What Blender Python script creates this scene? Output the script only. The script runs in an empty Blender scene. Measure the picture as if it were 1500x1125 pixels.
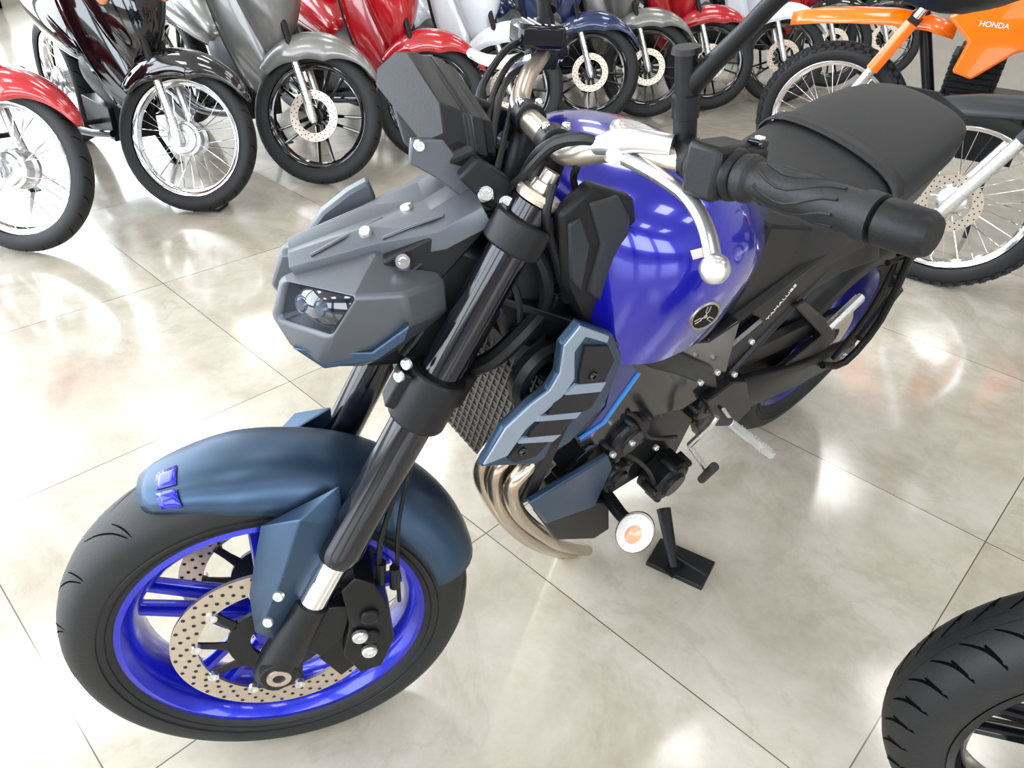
import bpy, random, bmesh
from math import *
from mathutils import Vector as V, Matrix as M
from mathutils.bvhtree import BVHTree
random.seed(4)
C=bpy.context.scene.collection
# ---------- camera (solved from the tile grid and the motorcycle's known size)
PIT,ROL,H,F=.61284,.043,1.25136,1071.594
CO=V((0,0,H)); fw=V((0,cos(PIT),-sin(PIT))); up0=V((0,sin(PIT),cos(PIT))); r0=V((1,0,0))
ex=r0*cos(ROL)+up0*sin(ROL); eu=up0*cos(ROL)-r0*sin(ROL)
cam=bpy.data.cameras.new('camera'); co=bpy.data.objects.new('camera',cam); C.objects.link(co)
co.matrix_world=M(((ex.x,eu.x,-fw.x,0),(ex.y,eu.y,-fw.y,0),(ex.z,eu.z,-fw.z,H),(0,0,0,1)))
cam.sensor_width=36; cam.lens=F/1500*36; cam.clip_start=.02
bpy.context.scene.camera=co
bpy.context.scene.view_settings.view_transform='Standard'
def ray(x,y): return fw*F+ex*(x-750)-eu*(y-562.5)
def W(x,y,z=0):
    d=ray(x,y); t=(z-H)/d.z; return CO+d*t
FX,FY,YAW,LEAN,STE=-.38634,.76440,-2.41697,.21535,-.48497
BM=M.Translation((FX,FY,0))@M.Rotation(YAW,4,'Z')@M.Rotation(-LEAN,4,'X')
BI=BM.inverted(); A0=V((.103,0,0)); R25=radians(25); D=V((-sin(R25),0,cos(R25)))
ST=M.Translation(A0)@M.Rotation(STE,4,D)@M.Translation(-A0); SI=ST.inverted()
def P(x,y,v,ax=1):
    o=BI@CO; d=BI.to_3x3()@ray(x,y); t=(v-o[ax])/d[ax]; return o+d*t
def S(x,y,v,ax=1):
    o=SI@(BI@CO); d=SI.to_3x3()@(BI.to_3x3()@ray(x,y)); t=(v-o[ax])/d[ax]; return o+d*t
# ---------- materials
def mat(n,c,r=.5,m=0,coat=0,em=0,var=.0,sc=30,bump=0,tr=0,sp=.5):
    a=bpy.data.materials.new(n); a.use_nodes=True; N=a.node_tree.nodes; L=a.node_tree.links; b=N['Principled BSDF']
    b.inputs['Base Color'].default_value=(*c,1); b.inputs['Roughness'].default_value=r; b.inputs['Metallic'].default_value=m
    b.inputs['Coat Weight'].default_value=coat; b.inputs['Coat Roughness'].default_value=.04; b.inputs['Specular IOR Level'].default_value=sp
    if tr: b.inputs['Transmission Weight'].default_value=tr
    if em: b.inputs['Emission Color'].default_value=(*c,1); b.inputs['Emission Strength'].default_value=em
    t=N.new('ShaderNodeTexCoord'); q=N.new('ShaderNodeTexNoise'); q.inputs['Scale'].default_value=sc; L.new(t.outputs['Object'],q.inputs['Vector'])
    mr=N.new('ShaderNodeMapRange'); mr.inputs[3].default_value=max(0,r-.03-var*.3); mr.inputs[4].default_value=min(1,r+.03+var*.3)
    L.new(q.outputs['Fac'],mr.inputs[0]); L.new(mr.outputs[0],b.inputs['Roughness'])
    if bump:
        bp=N.new('ShaderNodeBump'); bp.inputs['Strength'].default_value=bump; bp.inputs['Distance'].default_value=.002
        L.new(q.outputs['Fac'],bp.inputs['Height']); L.new(bp.outputs[0],b.inputs['Normal'])
    return a
blue=mat('gloss_blue',(.006,.006,.32),.2,.3,1); rimblue=mat('rim_blue',(.006,.012,.45),.25,.5,.6)
mblue=mat('satin_blue',(.034,.064,.112),.36,.65); dkblue=mat('deep_blue',(.006,.009,.14),.3,.3,.5); cyan=mat('light_blue',(.015,.17,.5),.4)
grey=mat('satin_grey',(.085,.093,.105),.4,.45); lgrey=mat('light_grey',(.27,.32,.4),.42,.4)
blk=mat('black_plastic',(.006,.006,.007),.42,bump=.12,sc=400,sp=.25); gblk=mat('black_gloss',(.004,.004,.007),.14,0,.2,sp=.4); eng=mat('engine_black',(.007,.007,.008),.36,.3,sp=.3)
seatm=mat('seat_vinyl',(.011,.011,.012),.46,bump=.4,sc=600,sp=.35); rub=mat('rubber',(.009,.009,.0095),.55,bump=.2,sc=300,sp=.35); groove=mat('groove',(.001,.001,.001),.9,sp=.05)
silver=mat('silver',(.7,.7,.7),.28,.9); chrome=mat('chrome',(.85,.85,.87),.12,1); champ=mat('champagne',(.55,.48,.4),.3,.85)
steel=mat('disc_steel',(.56,.48,.40),.32,.9); hole=mat('dark',(.01,.01,.01),.8); bronze=mat('header_steel',(.52,.43,.33),.22,.95,var=.3)
lens=mat('smoked_lens',(.006,.01,.018),.05,0,1); dimm=mat('projector_metal',(.05,.065,.09),.25,.6); clear=mat('clear_lens',(.72,.66,.62),.2,0,1,bump=.8,sc=250); orange=mat('amber',(.75,.3,.16),.3,.0,.5)
radm=mat('radiator',(.12,.105,.09),.5,.4); meshm=mat('black_mesh',(.018,.018,.02),.5,.3,bump=1,sc=900,sp=.3); white=mat('white_mark',(.8,.8,.8),.5); pink=mat('sticker',(.75,.55,.5),.6)
red=mat('red_paint',(.4,.004,.01),.2,0,1); wht=mat('white_paint',(.7,.73,.77),.2,0,1); gry=mat('grey_paint',(.2,.195,.185),.3,.5,.7); nav=mat('navy_paint',(.01,.025,.09),.2,.2,1)
bkp=mat('black_paint',(.003,.003,.004),.08,0,1); org=mat('orange_paint',(.9,.15,.0),.25,0,.8); dgr=mat('charcoal_plastic',(.02,.022,.024),.42,sp=.35)
# ---------- mesh builder
class MB:
    def __init__(s): s.v=[];s.f=[];s.m=[]
    def add(s,vs,fs,m=0):
        n=len(s.v); s.v+= [V(a) for a in vs]; s.f+=[tuple(i+n for i in f) for f in fs]; s.m+=[m]*len(fs); return s
    def mirror(s):
        n=len(s.v); s.v+=[V((a.x,-a.y,a.z)) for a in s.v[:n]]; k=len(s.f); s.f+=[tuple(i+n for i in reversed(f)) for f in s.f[:k]]; s.m+=s.m[:k]; return s
    def loft(s,rings,cap=True,m=0,closed=True):
        n=len(rings[0]); vs=[p for r in rings for p in r]; fs=[]
        for i in range(len(rings)-1):
            for j in range(n if closed else n-1):
                a=i*n+j; b=i*n+(j+1)%n; fs.append((a,b,b+n,a+n))
        if cap: fs.append(tuple(range(n))[::-1]); fs.append(tuple(range((len(rings)-1)*n,len(rings)*n)))
        return s.add(vs,fs,m)
    def tube(s,pts,r,n=12,m=0,sm=0,fl=1.0):
        pts=[V(p) for p in pts]; k=len(pts); rs=list(r) if hasattr(r,'__len__') else [r]*k
        if sm:
            np_,nr=[],[]
            for i in range(k-1):
                a=pts[max(i-1,0)];b=pts[i];c=pts[i+1];d=pts[min(i+2,k-1)]
                for j in range(sm):
                    t=j/sm; np_.append(.5*((2*b)+(c-a)*t+(2*a-5*b+4*c-d)*t*t+(3*b-a-3*c+d)*t**3)); nr.append(rs[i]*(1-t)+rs[i+1]*t)
            np_.append(pts[-1]); nr.append(rs[-1]); pts,rs=np_,nr
        rings=[];u=None
        for i,p in enumerate(pts):
            t=(pts[min(i+1,len(pts)-1)]-pts[max(i-1,0)])
            if t.length<1e-9: t=pts[-1]-pts[0]
            t.normalize()
            if u is None: u=t.orthogonal().normalized() if abs(t.z)>.9 else t.cross(V((0,0,1))).normalized()
            u=(u-t*u.dot(t)).normalized(); w=t.cross(u)
            rings.append([p+(u*cos(2*pi*j/n)+w*fl*sin(2*pi*j/n))*rs[i] for j in range(n)])
        return s.loft(rings,True,m)
    def lathe(s,o,ax,prof,n=32,m=0,closed=False,cap=False):
        o=V(o);ax=V(ax).normalized(); u=ax.orthogonal().normalized(); w=ax.cross(u)
        if closed: prof=list(prof)+[prof[0]]
        rings=[[o+ax*h+(u*cos(2*pi*j/n)+w*sin(2*pi*j/n))*r for j in range(n)] for r,h in prof]
        return s.loft(rings,cap,m)
    def box(s,c,d,R=None,m=0):
        c=V(c); R=R or M.Identity(3)
        vs=[c+R@V((x*d[0]/2,y*d[1]/2,z*d[2]/2)) for x in(-1,1) for y in(-1,1) for z in(-1,1)]
        return s.add(vs,[(0,1,3,2),(4,6,7,5),(0,4,5,1),(2,3,7,6),(0,2,6,4),(1,5,7,3)],m)
    def prism(s,poly,vec,m=0):
        vec=V(vec); return s.loft([[V(p) for p in poly],[V(p)+vec for p in poly]],True,m)
    def ball(s,c,r,m=0,n=12,sc=(1,1,1)):
        c=V(c); rings=[[c+V((r*sc[0]*sin(pi*i/8)*cos(2*pi*j/n),r*sc[1]*sin(pi*i/8)*sin(2*pi*j/n),r*sc[2]*cos(pi*i/8))) for j in range(n)] for i in range(1,8)]
        return s.loft(rings,True,m)
    def stretch(s,c,u,k):
        for v in s.v: v+=u*((v-c).dot(u)*(k-1))
        return s
    def build(s,name,mats,parent=None,f=None,bevel=0,sub=0,ang=35,solid=0,label=None):
        me=bpy.data.meshes.new(name); vs=[f@v for v in s.v] if f else s.v
        me.from_pydata([tuple(v) for v in vs],[],s.f)
        for a in (mats if isinstance(mats,(list,tuple)) else [mats]): me.materials.append(a)
        me.polygons.foreach_set('material_index',s.m)
        b=bmesh.new(); b.from_mesh(me); bmesh.ops.recalc_face_normals(b,faces=b.faces); b.to_mesh(me); b.free()
        me.polygons.foreach_set('use_smooth',[True]*len(me.polygons))
        if ang<180: me.set_sharp_from_angle(angle=radians(ang))
        o=bpy.data.objects.new(name,me); C.objects.link(o)
        if parent: o.parent=parent
        if solid: k=o.modifiers.new('s','SOLIDIFY'); k.thickness=solid; k.offset=0
        if bevel: k=o.modifiers.new('b','BEVEL'); k.width=bevel; k.segments=2; k.limit_method='ANGLE'; k.angle_limit=radians(30); k.harden_normals=False
        if sub: k=o.modifiers.new('u','SUBSURF'); k.levels=k.render_levels=sub
        if label: o['label']=label
        return o
def thing(name,label,cat,mw=None,group=None):
    o=bpy.data.objects.new(name,None); C.objects.link(o); o.empty_display_size=.1
    if mw: o.matrix_world=mw
    o['label']=label;o['category']=cat
    if group: o['group']=group
    return o
def text(name,s,size,origin,xd,yd,m,parent,off=.001,f=None):
    cu=bpy.data.curves.new(name,'FONT'); cu.body=s; cu.size=size; cu.align_x='CENTER'; cu.align_y='CENTER'; cu.extrude=.0003
    t=bpy.data.objects.new(name,cu); C.objects.link(t); me=bpy.data.meshes.new_from_object(t.evaluated_get(bpy.context.evaluated_depsgraph_get()))
    bpy.data.objects.remove(t); xd=V(xd).normalized(); zd=xd.cross(V(yd)).normalized(); yd=zd.cross(xd); origin=V(origin)+zd*off
    me.transform(M(((xd.x,yd.x,zd.x,origin.x),(xd.y,yd.y,zd.y,origin.y),(xd.z,yd.z,zd.z,origin.z),(0,0,0,1))))
    if f: me.transform(f)
    me.materials.clear(); me.materials.append(m); o=bpy.data.objects.new(name,me); C.objects.link(o); o.parent=parent; return o
def bolt(mb,p,ax,r,h=.004,m=0): return mb.lathe(p,ax,[(r*.0001,h*.5),(r*.45,h*.5),(r*.5,h),(r*.85,h),(r,h*.6),(r,-.002)],14,m)
def bolts(name,ps,ax,r,h,m,par,f=None):
    for p in ps: bolt(MB(),p,ax,r,h).build(name,m,par,f)
# ---------- wheels (built about the axle, axis Y)
def tyre(par,f,R,w,rb,n=96,style='road',nm='tyre'):
    q=[(rb,.78),(rb+.12*(R-rb),.93),(rb+.4*(R-rb),1),(rb+.62*(R-rb),.97),(rb+.78*(R-rb),.85),(rb+.9*(R-rb),.62),(rb+.975*(R-rb),.32),(R,0)]
    pr=[(r,y*w) for r,y in q]+[(r,-y*w) for r,y in q[::-1][1:]]
    mb=MB().lathe((0,0,0),(0,1,0),pr,n)
    def rad(y):
        a=[(yy*w,r) for r,yy in q[2:]][::-1]; y=abs(y)
        for i in range(len(a)-1):
            if y<=a[i+1][0]: t=(y-a[i][0])/(a[i+1][0]-a[i][0]); return a[i][1]*(1-t)+a[i+1][1]*t
        return a[-1][1]
    def strip(th0,th1,y0,y1,wd,bend=0,k=6):
        vs=[]
        for i in range(k+1):
            t=i/k; th=th0+(th1-th0)*t+bend*sin(pi*t); y=y0+(y1-y0)*t; rr=rad(y)+.0006; ww=wd*(.3+.7*sin(pi*min(1,t*.85+.15)))
            for s in(-1,1): vs.append((cos(th+s*ww)*rr,y,sin(th+s*ww)*rr))
        mb.add(vs,[(2*i,2*i+1,2*i+3,2*i+2) for i in range(k)],1)
    if style=='road':
        for k in range(18):
            a=k*2*pi/18
            for s in(-1,1):
                o=a+(0 if s>0 else pi/18)
                strip(o,o+.26,s*w*.1,s*w*.84,.008,.03,12); strip(o+.2,o+.28,s*w*.35,s*w*.86,.005,.01,8)
        for s in(-1,1):
            for rr,hh in((rb+.3*(R-rb),1.0),(rb+.16*(R-rb),.95)): mb.lathe((0,0,0),(0,1,0),[(rr-.0008,s*w*(hh-.01)),(rr,s*(w*hh+.0012)),(rr+.0008,s*w*(hh-.01))],n)
    elif style=='rib':
        for k in range(38):
            a=k*2*pi/38
            for s in(-1,1):
                o=a+(0 if s>0 else pi/38); strip(o,o+.13,s*w*.2,s*w*.93,.011,.03,9); strip(o+.10,o+.14,s*w*.45,s*w*.98,.009)
        for s in(-1,1):
            for k in range(48): strip(k*2*pi/48,(k+1)*2*pi/48,s*w*.13,s*w*.16,.02,0,2)
    elif style=='knob':
        for k in range(50):
            a=k*2*pi/50
            for j,y in enumerate((-.85,-.5,0,.5,.85)):
                th=a+(j%2)*pi/50; rr=rad(y*w); R3=M.Rotation(-th,3,'Y')
                mb.box(R3@V((rr+.001,y*w,0)),(.012,w*.32,.024),R3)
    else:
        for k in range(26):
            a=k*2*pi/26
            for s in(-1,1): strip(a,a+.1,s*w*.1,s*w*.85,.01,.02,3)
    return mb.build(nm,[rub,groove],par,f,ang=50)
def rimring(mb,rb,wr,n=64):
    pr=[(rb+.007,wr),(rb-.003,wr+.001),(rb-.01,wr-.006),(rb-.02,wr*.62),(rb-.026,0)]
    mb.lathe((0,0,0),(0,1,0),pr+[(r,-y) for r,y in pr[::-1][1:]]+[(rb-.006,-wr*.5),(rb-.012,0),(rb-.006,wr*.5)],n,closed=True)
def rectspoke(mb,a0,r0_,a1,r1_,w0,w1,t0,t1,m=0):
    p=V((cos(a0)*r0_,0,sin(a0)*r0_)); q=V((cos(a1)*r1_,0,sin(a1)*r1_)); d=(q-p).normalized(); n=V((-d.z,0,d.x)); Y=V((0,1,0)); rg=[]
    for c,w,t in((p,w0,t0),((p+q)/2,(w0+w1)/2*.85,(t0+t1)/2),(q,w1,t1)):
        rg.append([c+n*w*.5*a+Y*t*.5*b for a,b in((-.5,1),(.5,1),(1,.5),(1,-.5),(.5,-1),(-.5,-1),(-1,-.5),(-1,.5))])
    mb.loft(rg,True,m)
def disc(par,f,y,r1,r2,rows=4,n=60,m=steel):
    mb=MB(); t=.0025; mb.lathe((0,y,0),(0,1,0),[(r1,-t),(r2,-t),(r2,t),(r1,t)],72,closed=True)
    for k in range(n):
        for j in range(rows):
            if (k+j)%2: continue
            a=2*pi*k/n+j*.02; r=r1+(r2-r1)*(j+.6)/(rows+.2)
            c=V((cos(a)*r,0,sin(a)*r))
            for s in(-1,1): mb.add([c+V((cos(b)*.003,y+s*(t+.0004),sin(b)*.003)) for b in [i*pi/4 for i in range(8)]],[tuple(range(8))],1)
    return mb.build('brake_disc',[m,hole],par,f,ang=30)
# ======================= MAIN MOTORCYCLE
bike=thing('motorcycle','large blue and grey naked motorcycle with black seat, leaning on its side stand','motorcycle',BM)
def tp(s,y,dx=0): return V((-s*sin(R25),y,.3+s*cos(R25)))+V((cos(R25),0,sin(R25)))*dx
AX=M.Translation((0,0,.3)); FW=ST@AX
mb=MB(); rimring(mb,.217,.05)
for k in range(5):
    a=2*pi*k/5+.35
    for s in(-1,1): rectspoke(mb,a+s*.42,.04,a+s*.13,.196,.024,.015,.028,.024)
mb.lathe((0,0,0),(0,1,0),[(.014,-.055),(.032,-.055),(.045,-.03),(.045,.03),(.032,.055),(.014,.055)],32,closed=True)
fwheel=mb.build('front_wheel',rimblue,bike,FW,ang=40)
tyre(fwheel,FW,.300,.060,.219)
for s in(1,-1):
    disc(fwheel,FW,s*.066,.112,.149)
    mb=MB(); mb.lathe((0,0,0),(0,1,0),[(.04,-.003),(.072,-.003),(.072,.003),(.04,.003)],40,closed=True)
    for k in range(10):
        a=2*pi*k/10; rectspoke(mb,a,.068,a+.12,.115,.018,.012,.006,.006)
    for v in mb.v: v.y+=s*.062
    for k in range(10):
        a=2*pi*k/10+.12; mb.lathe((cos(a)*.113,s*.066,sin(a)*.113),(0,s,0),[(.0001,.004),(.0035,.004),(.0035,.006),(.008,.006),(.008,-.001)],12,1)
    mb.build('disc_carrier',[blk,silver],fwheel,FW)
# fork
for s in(1,-1):
    mb=MB(); mb.tube([tp(.222,s*.103),tp(.232,s*.103),tp(.245,s*.103),tp(.30,s*.103),tp(.46,s*.103),tp(.56,s*.103),tp(.76,s*.103)],[.026,.029,.029,.0275,.0265,.0245,.0235],24)
    fk=mb.build('fork_tube',gblk,bike,ST)
    MB().tube([tp(.11,s*.103),tp(.235,s*.103)],.0205,24).build('fork_slider',chrome,fk,ST)
    mb=MB(); mb.tube([tp(-.035,s*.103),tp(-.03,s*.103),tp(.02,s*.103),tp(.10,s*.103),tp(.135,s*.103)],[.018,.028,.03,.026,.0245],20)
    mb.tube([V((0,s*.085,.3)),V((0,s*.13,.3))],.027,20)
    mb.prism([tp(.04,s*.11,-.02),tp(.13,s*.11,-.02),tp(.14,s*.11,-.055),tp(.07,s*.11,-.07),tp(.03,s*.11,-.05)],(0,-s*.02,0))
    mb.build('fork_foot',blk,fk,ST,bevel=.002)
    MB().lathe((0,s*.13,.3),(0,s,0),[(.0001,-.004),(.008,-.004),(.009,.003),(.017,.003),(.018,-.003)],20).build('axle_nut',steel,fk,ST)
    mb=MB().lathe(tp(.768,s*.103),D,[(.0235,-.006),(.0255,.0),(.0235,.005),(.014,.006),(.013,.015),(.009,.016),(.009,.028),(.0001,.029)],20)
    mb.build('fork_cap',champ if s>0 else silver,fk,ST)
    # caliper
    if s>0:
        poly=[(500,868),(520,848),(548,856),(568,890),(578,935),(560,975),(528,985),(503,960),(512,915)]; PL=[S(x,y,.118) for x,y in poly]; BL=[S(527,930,.122),S(541,951,.122)]
        p2=[(470,905),(505,880),(540,960),(500,990),(468,965)]; PL2=[S(x,y,.10) for x,y in p2]
    fy=lambda L:[V((p.x,s*p.y,p.z)) for p in L]
    pl,bl,pl2=fy(PL),fy(BL),fy(PL2)
    cc=sum(pl,V())/9
    mb=MB().prism(pl,(0,-s*.075,0)).prism(pl2,(0,-s*.02,0))
    for k in(-1,1): mb.lathe(cc+V((-.006,0,k*.022)),(0,s,0),[(.014,-.01),(.014,.005),(.011,.008),(.0001,.008)],20)
    ca=mb.build('brake_caliper',eng,bike,ST,bevel=.005)
    bolts('caliper_bolt',[b+V((0,s*.002,0)) for b in bl],(0,s,0),.0115,.006,silver,ca,ST)
# yokes
for nm,z0,z1,rr in(('lower_yoke',.465,.535,.036),('upper_yoke',.705,.742,.033)):
    mb=MB()
    for s in(1,-1): mb.lathe(tp(0,s*.103),D,[(.026,z0),(rr,z0),(rr+.001,z0+.006),(rr,z1),(.022,z1)],28)
    mb.prism([tp(z0+.008,y,dx) for y,dx in((-.12,-.01),(-.1,.02),(.1,.02),(.12,-.01),(.1,-.03),(.06,-.07),(-.06,-.07),(-.1,-.03))],D*(z1-z0-.014))
    if nm=='lower_yoke': mb.box(tp(.50,.1,.036),(.02,.03,.05),M.Rotation(-R25,3,'Y')).box(tp(.50,-.1,.036),(.02,.03,.05),M.Rotation(-R25,3,'Y'))
    yk=mb.build(nm,blk,bike,ST,bevel=.003)
    if nm=='lower_yoke': bolts('clamp_bolt',[S(596,533,.118),S(585,551,.118)],(.8,.6,0),.007,.004,silver,yk,ST)
    else: MB().lathe(tp(.742,0,-.033),D,[(.0001,.012),(.013,.012),(.016,.008),(.018,-.002)],6).build('stem_nut',silver,yk,ST)
# fender
def FS(t,u,off=0):
    ph=radians(62+(163-62)*t); w=.034+.038*min(1,(t/.22))**.6; rr=.316+.007*sin(pi*t)+off; dr=.022+.043*min(1,t/.35)
    r_=rr-dr*abs(u)**2.4
    return V((cos(ph)*r_,(w+off)*sin(u*pi/2),sin(ph)*r_))
fen=MB().loft([[FS(i/36,-1+j/8) for j in range(17)] for i in range(37)],False,closed=False).build('front_fender',mblue,bike,FW,solid=.004,ang=60)
for s in(1,-1):
    pts=[(383,770,.078),(497,712,.085),(503,770,.1),(470,838,.1),(404,936,.105),(374,925,.1),(366,870,.09),(440,762,.112),(412,850,.116),(388,905,.115)]
    v=[S(*p) for p in pts]; v=[V((p.x,s*p.y,p.z)) for p in v]
    mb=MB().add(v,[(0,1,7),(1,2,7),(2,3,8,7),(3,4,9,8),(4,5,9),(5,6,8,9),(6,0,7,8)])
    br=mb.build('fender_brace',mblue,fen,ST,solid=.004,bevel=.0015,ang=10)
    if s>0: bolts('brace_bolt',[S(408,873,.119),S(393,911,.118)],(.3,1,.2),.0075,.004,silver,br,ST)
for u0,u1 in((.05,.42),(.5,.88)):
    g=[[FS(.055+.05*i/4,u0+(u1-u0)*j/4,.0032) for j in range(5)] for i in range(5)]
    MB().loft(g,False,closed=False).build('fender_sticker',rimblue,fen,FW,solid=.0008)
# headlights
HV=[(410,404,.03),(520,362,.035),(550,368,.06),(592,432,.12),(600,478,.115),(532,538,.085),(468,538,.075),(430,512,.05),(395,458,.035),(413,412,.05),(518,436,.122),(482,494,.112),(403,468,.045)]
for s in(1,-1):
    v=[S(*p) for p in HV]
    cen=sum([v[i] for i in(9,10,11,12)],V())/4
    rec=[cen+(p-cen)*.95+V((-.007,-.003,.0)) for p in v[9:13]]
    back=[v[i]*1.0+V((-.05,-.03 if v[i].y>.04 else -.012,0)) for i in range(9)]
    al=v+rec+back
    al=[V((p.x,s*p.y,p.z)) for p in al]
    mb=MB().add(al,[(0,1,10,9),(1,2,10),(2,3,10),(3,4,11,10),(4,5,11),(5,6,11),(6,7,12,11),(7,8,12),(8,0,9,12),(9,10,14,13),(10,11,15,14),(11,12,16,15),(12,9,13,16)]+[(i,(i+1)%9,17+(i+1)%9,17+i) for i in range(9)]+[tuple(range(17,26))])
    hl=mb.build('headlight',grey,bike,ST,bevel=.005,ang=28)
    r2=al[13:17]
    MB().add([p for p in r2],[(0,1,2,3)],0).build('headlight_lens',lens,hl,ST,solid=.003)
    cen=sum(r2,V())/4; nrm=(r2[1]-r2[0]).cross(r2[3]-r2[0]).normalized()*s*-1
    for k in(.3,.62):
        c=r2[0].lerp(r2[1],k).lerp(r2[3].lerp(r2[2],k),.5); MB().lathe(c+nrm*.0015,nrm,[(.0001,.004),(.006,.0035),(.009,.001),(.0105,.0015),(.012,0)],20).build('projector',dimm,hl,ST)
    fv=[(428,510,.058),(470,519,.085),(545,517,.108),(601,477,.128),(594,500,.124),(553,529,.106),(475,541,.082)]
    q=[S(*p) for p in fv]; q=[V((p.x,s*p.y,p.z)) for p in q]
    MB().prism(q,(0,-s*.012,0)).build('headlight_fin',mblue,hl,ST,bevel=.002)
    # upper wing
    q=[S(x,y,-.085) for x,y in((420,392),(441,342),(470,302),(508,272),(537,256),(549,283),(522,318),(470,352),(432,388))]; q=[V((p.x,-s*p.y,p.z)) for p in q]
    if s>0: q=[p+V((-.05,-.02,-.025)) for p in q]
    wg=MB().prism(q,(0,-s*.022,0)).build('headlight_wing',grey if s<0 else blk,hl,ST,bevel=.004)
    if s<0:
        q=[S(x,y,-.084) for x,y in((530,263),(538,260),(546,283),(536,292))]
        MB().prism(q,(0,.002,0)).build('wing_slot',blk,wg,ST)
# centre cowl and bracket
E=[(424,392,.035),(545,358,.055),(640,340,.08),(708,304,.09)]
ev=[S(*p) for p in E]
v=ev+[V((p.x,p.y*.55,p.z+.009)) for p in ev]+[V((p.x,0,p.z+.004)) for p in ev]+[p+V((-.01,.004,-.018)) for p in ev]
mb=MB().add(v,[(i,i+1,i+5,i+4) for i in range(3)]+[(i+4,i+5,i+9,i+8) for i in range(3)]+[(i+12,i+13,i+1,i) for i in range(3)]).mirror()
cw=mb.build('cowl',grey,bike,ST,solid=.004,bevel=.001,ang=12)
def cpx(x,y,m_): # point on the cowl under a pixel
    o=SI@(BI@CO); d=SI.to_3x3()@(BI.to_3x3()@ray(x,y)); h=BVHTree.FromPolygons(m_.v,m_.f).ray_cast(o,d); return (h[0] or S(x,y,.05)),(h[1] or V((0,0,1)))
for x,y in((597,308),(537,343)):
    p_,n_=cpx(x,y,mb); n_=n_ if n_.z>0 else -n_; bolts('cowl_bolt',[p_+n_*.002],n_,.0075,.005,silver,cw,ST)
for j in range(2):
    q=[]
    for x,y in(((455,377),(500,352),(560,322)) if j==0 else ((560,352),(600,336),(650,318))): p_,n_=cpx(x,y,mb); q.append(p_+V((0,0,.0025)))
    MB().tube(q,.003,6,fl=.6).build('cowl_ridge',grey,cw,ST)
for s,pp in((1,((602,205),(650,205),(700,268),(690,300),(640,262),(600,240))),(-1,((570,140),(584,115),(640,215),(625,240),(590,205)))):
    q=[S(x,y,.05*s) for x,y in pp]
    b_=MB().prism(q,(0,-s*.012,0)).build('meter_bracket',grey,bike,ST,bevel=.002)
    if s>0: bolts('bracket_bolt',[S(614,213,.052)],(0,1,0),.006,.004,silver,b_,ST)
q=[S(*p) for p in((586,140,-.07),(588,112,-.07),(620,84,-.065),(642,84,-.05),(700,172,.06),(708,226,.06),(668,242,.05))]
c=sum(q,V())/7
sc_=lambda k,dx,dz:[c+(p-c)*k+V((dx,0,dz)) for p in q]
me_=MB().loft([sc_(.84,.034,.012),sc_(.9,.022,.008),sc_(.91,.012,.004),sc_(.98,.010,.003),sc_(1,.006,.001),sc_(1,-.006,-.002),sc_(.93,-.008,-.003),sc_(.9,-.02,-.006)]).build('instrument_panel',blk,bike,ST,bevel=.0015,ang=15)
MB().add(sc_(.78,-.0215,-.0062),[tuple(range(7))]).build('display',blk,me_,ST,solid=.001)
MB().loft([sc_(.985,.0085,.003),sc_(1.005,.0065,.0022)]).build('instrument_bezel',gblk,me_,ST)
# black stays between yoke and headlight
for s in(1,-1):
    q=[S(x,y,.085) for x,y in((672,262),(700,232),(745,262),(775,300),(765,322),(715,305))]; q=[V((p.x,s*p.y,p.z)) for p in q]
    st_=MB().prism(q,(0,-s*.02,0)).build('headlight_stay',blk,bike,ST,bevel=.003)
    q=[S(x,y,.08) for x,y in((560,385),(700,310),(735,312),(640,420),(610,470),(590,430))]; q=[V((p.x,s*p.y,p.z)) for p in q]
    MB().prism(q,(0,-s*.03,0)).build('headlight_mount',blk,bike,ST,bevel=.003)
    if s>0: bolts('stay_bolt',[S(712,285,.087),S(741,299,.087),S(591,384,.09)],(.2,.8,.5),.009,.006,chrome,st_,ST)
MB().box(tp(.6,0,.0),(.10,.15,.16),M.Rotation(-R25,3,'Y')).box(tp(.55,0,.06),(.08,.14,.1)).build('headlight_back',blk,bike,ST,bevel=.012)
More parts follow.
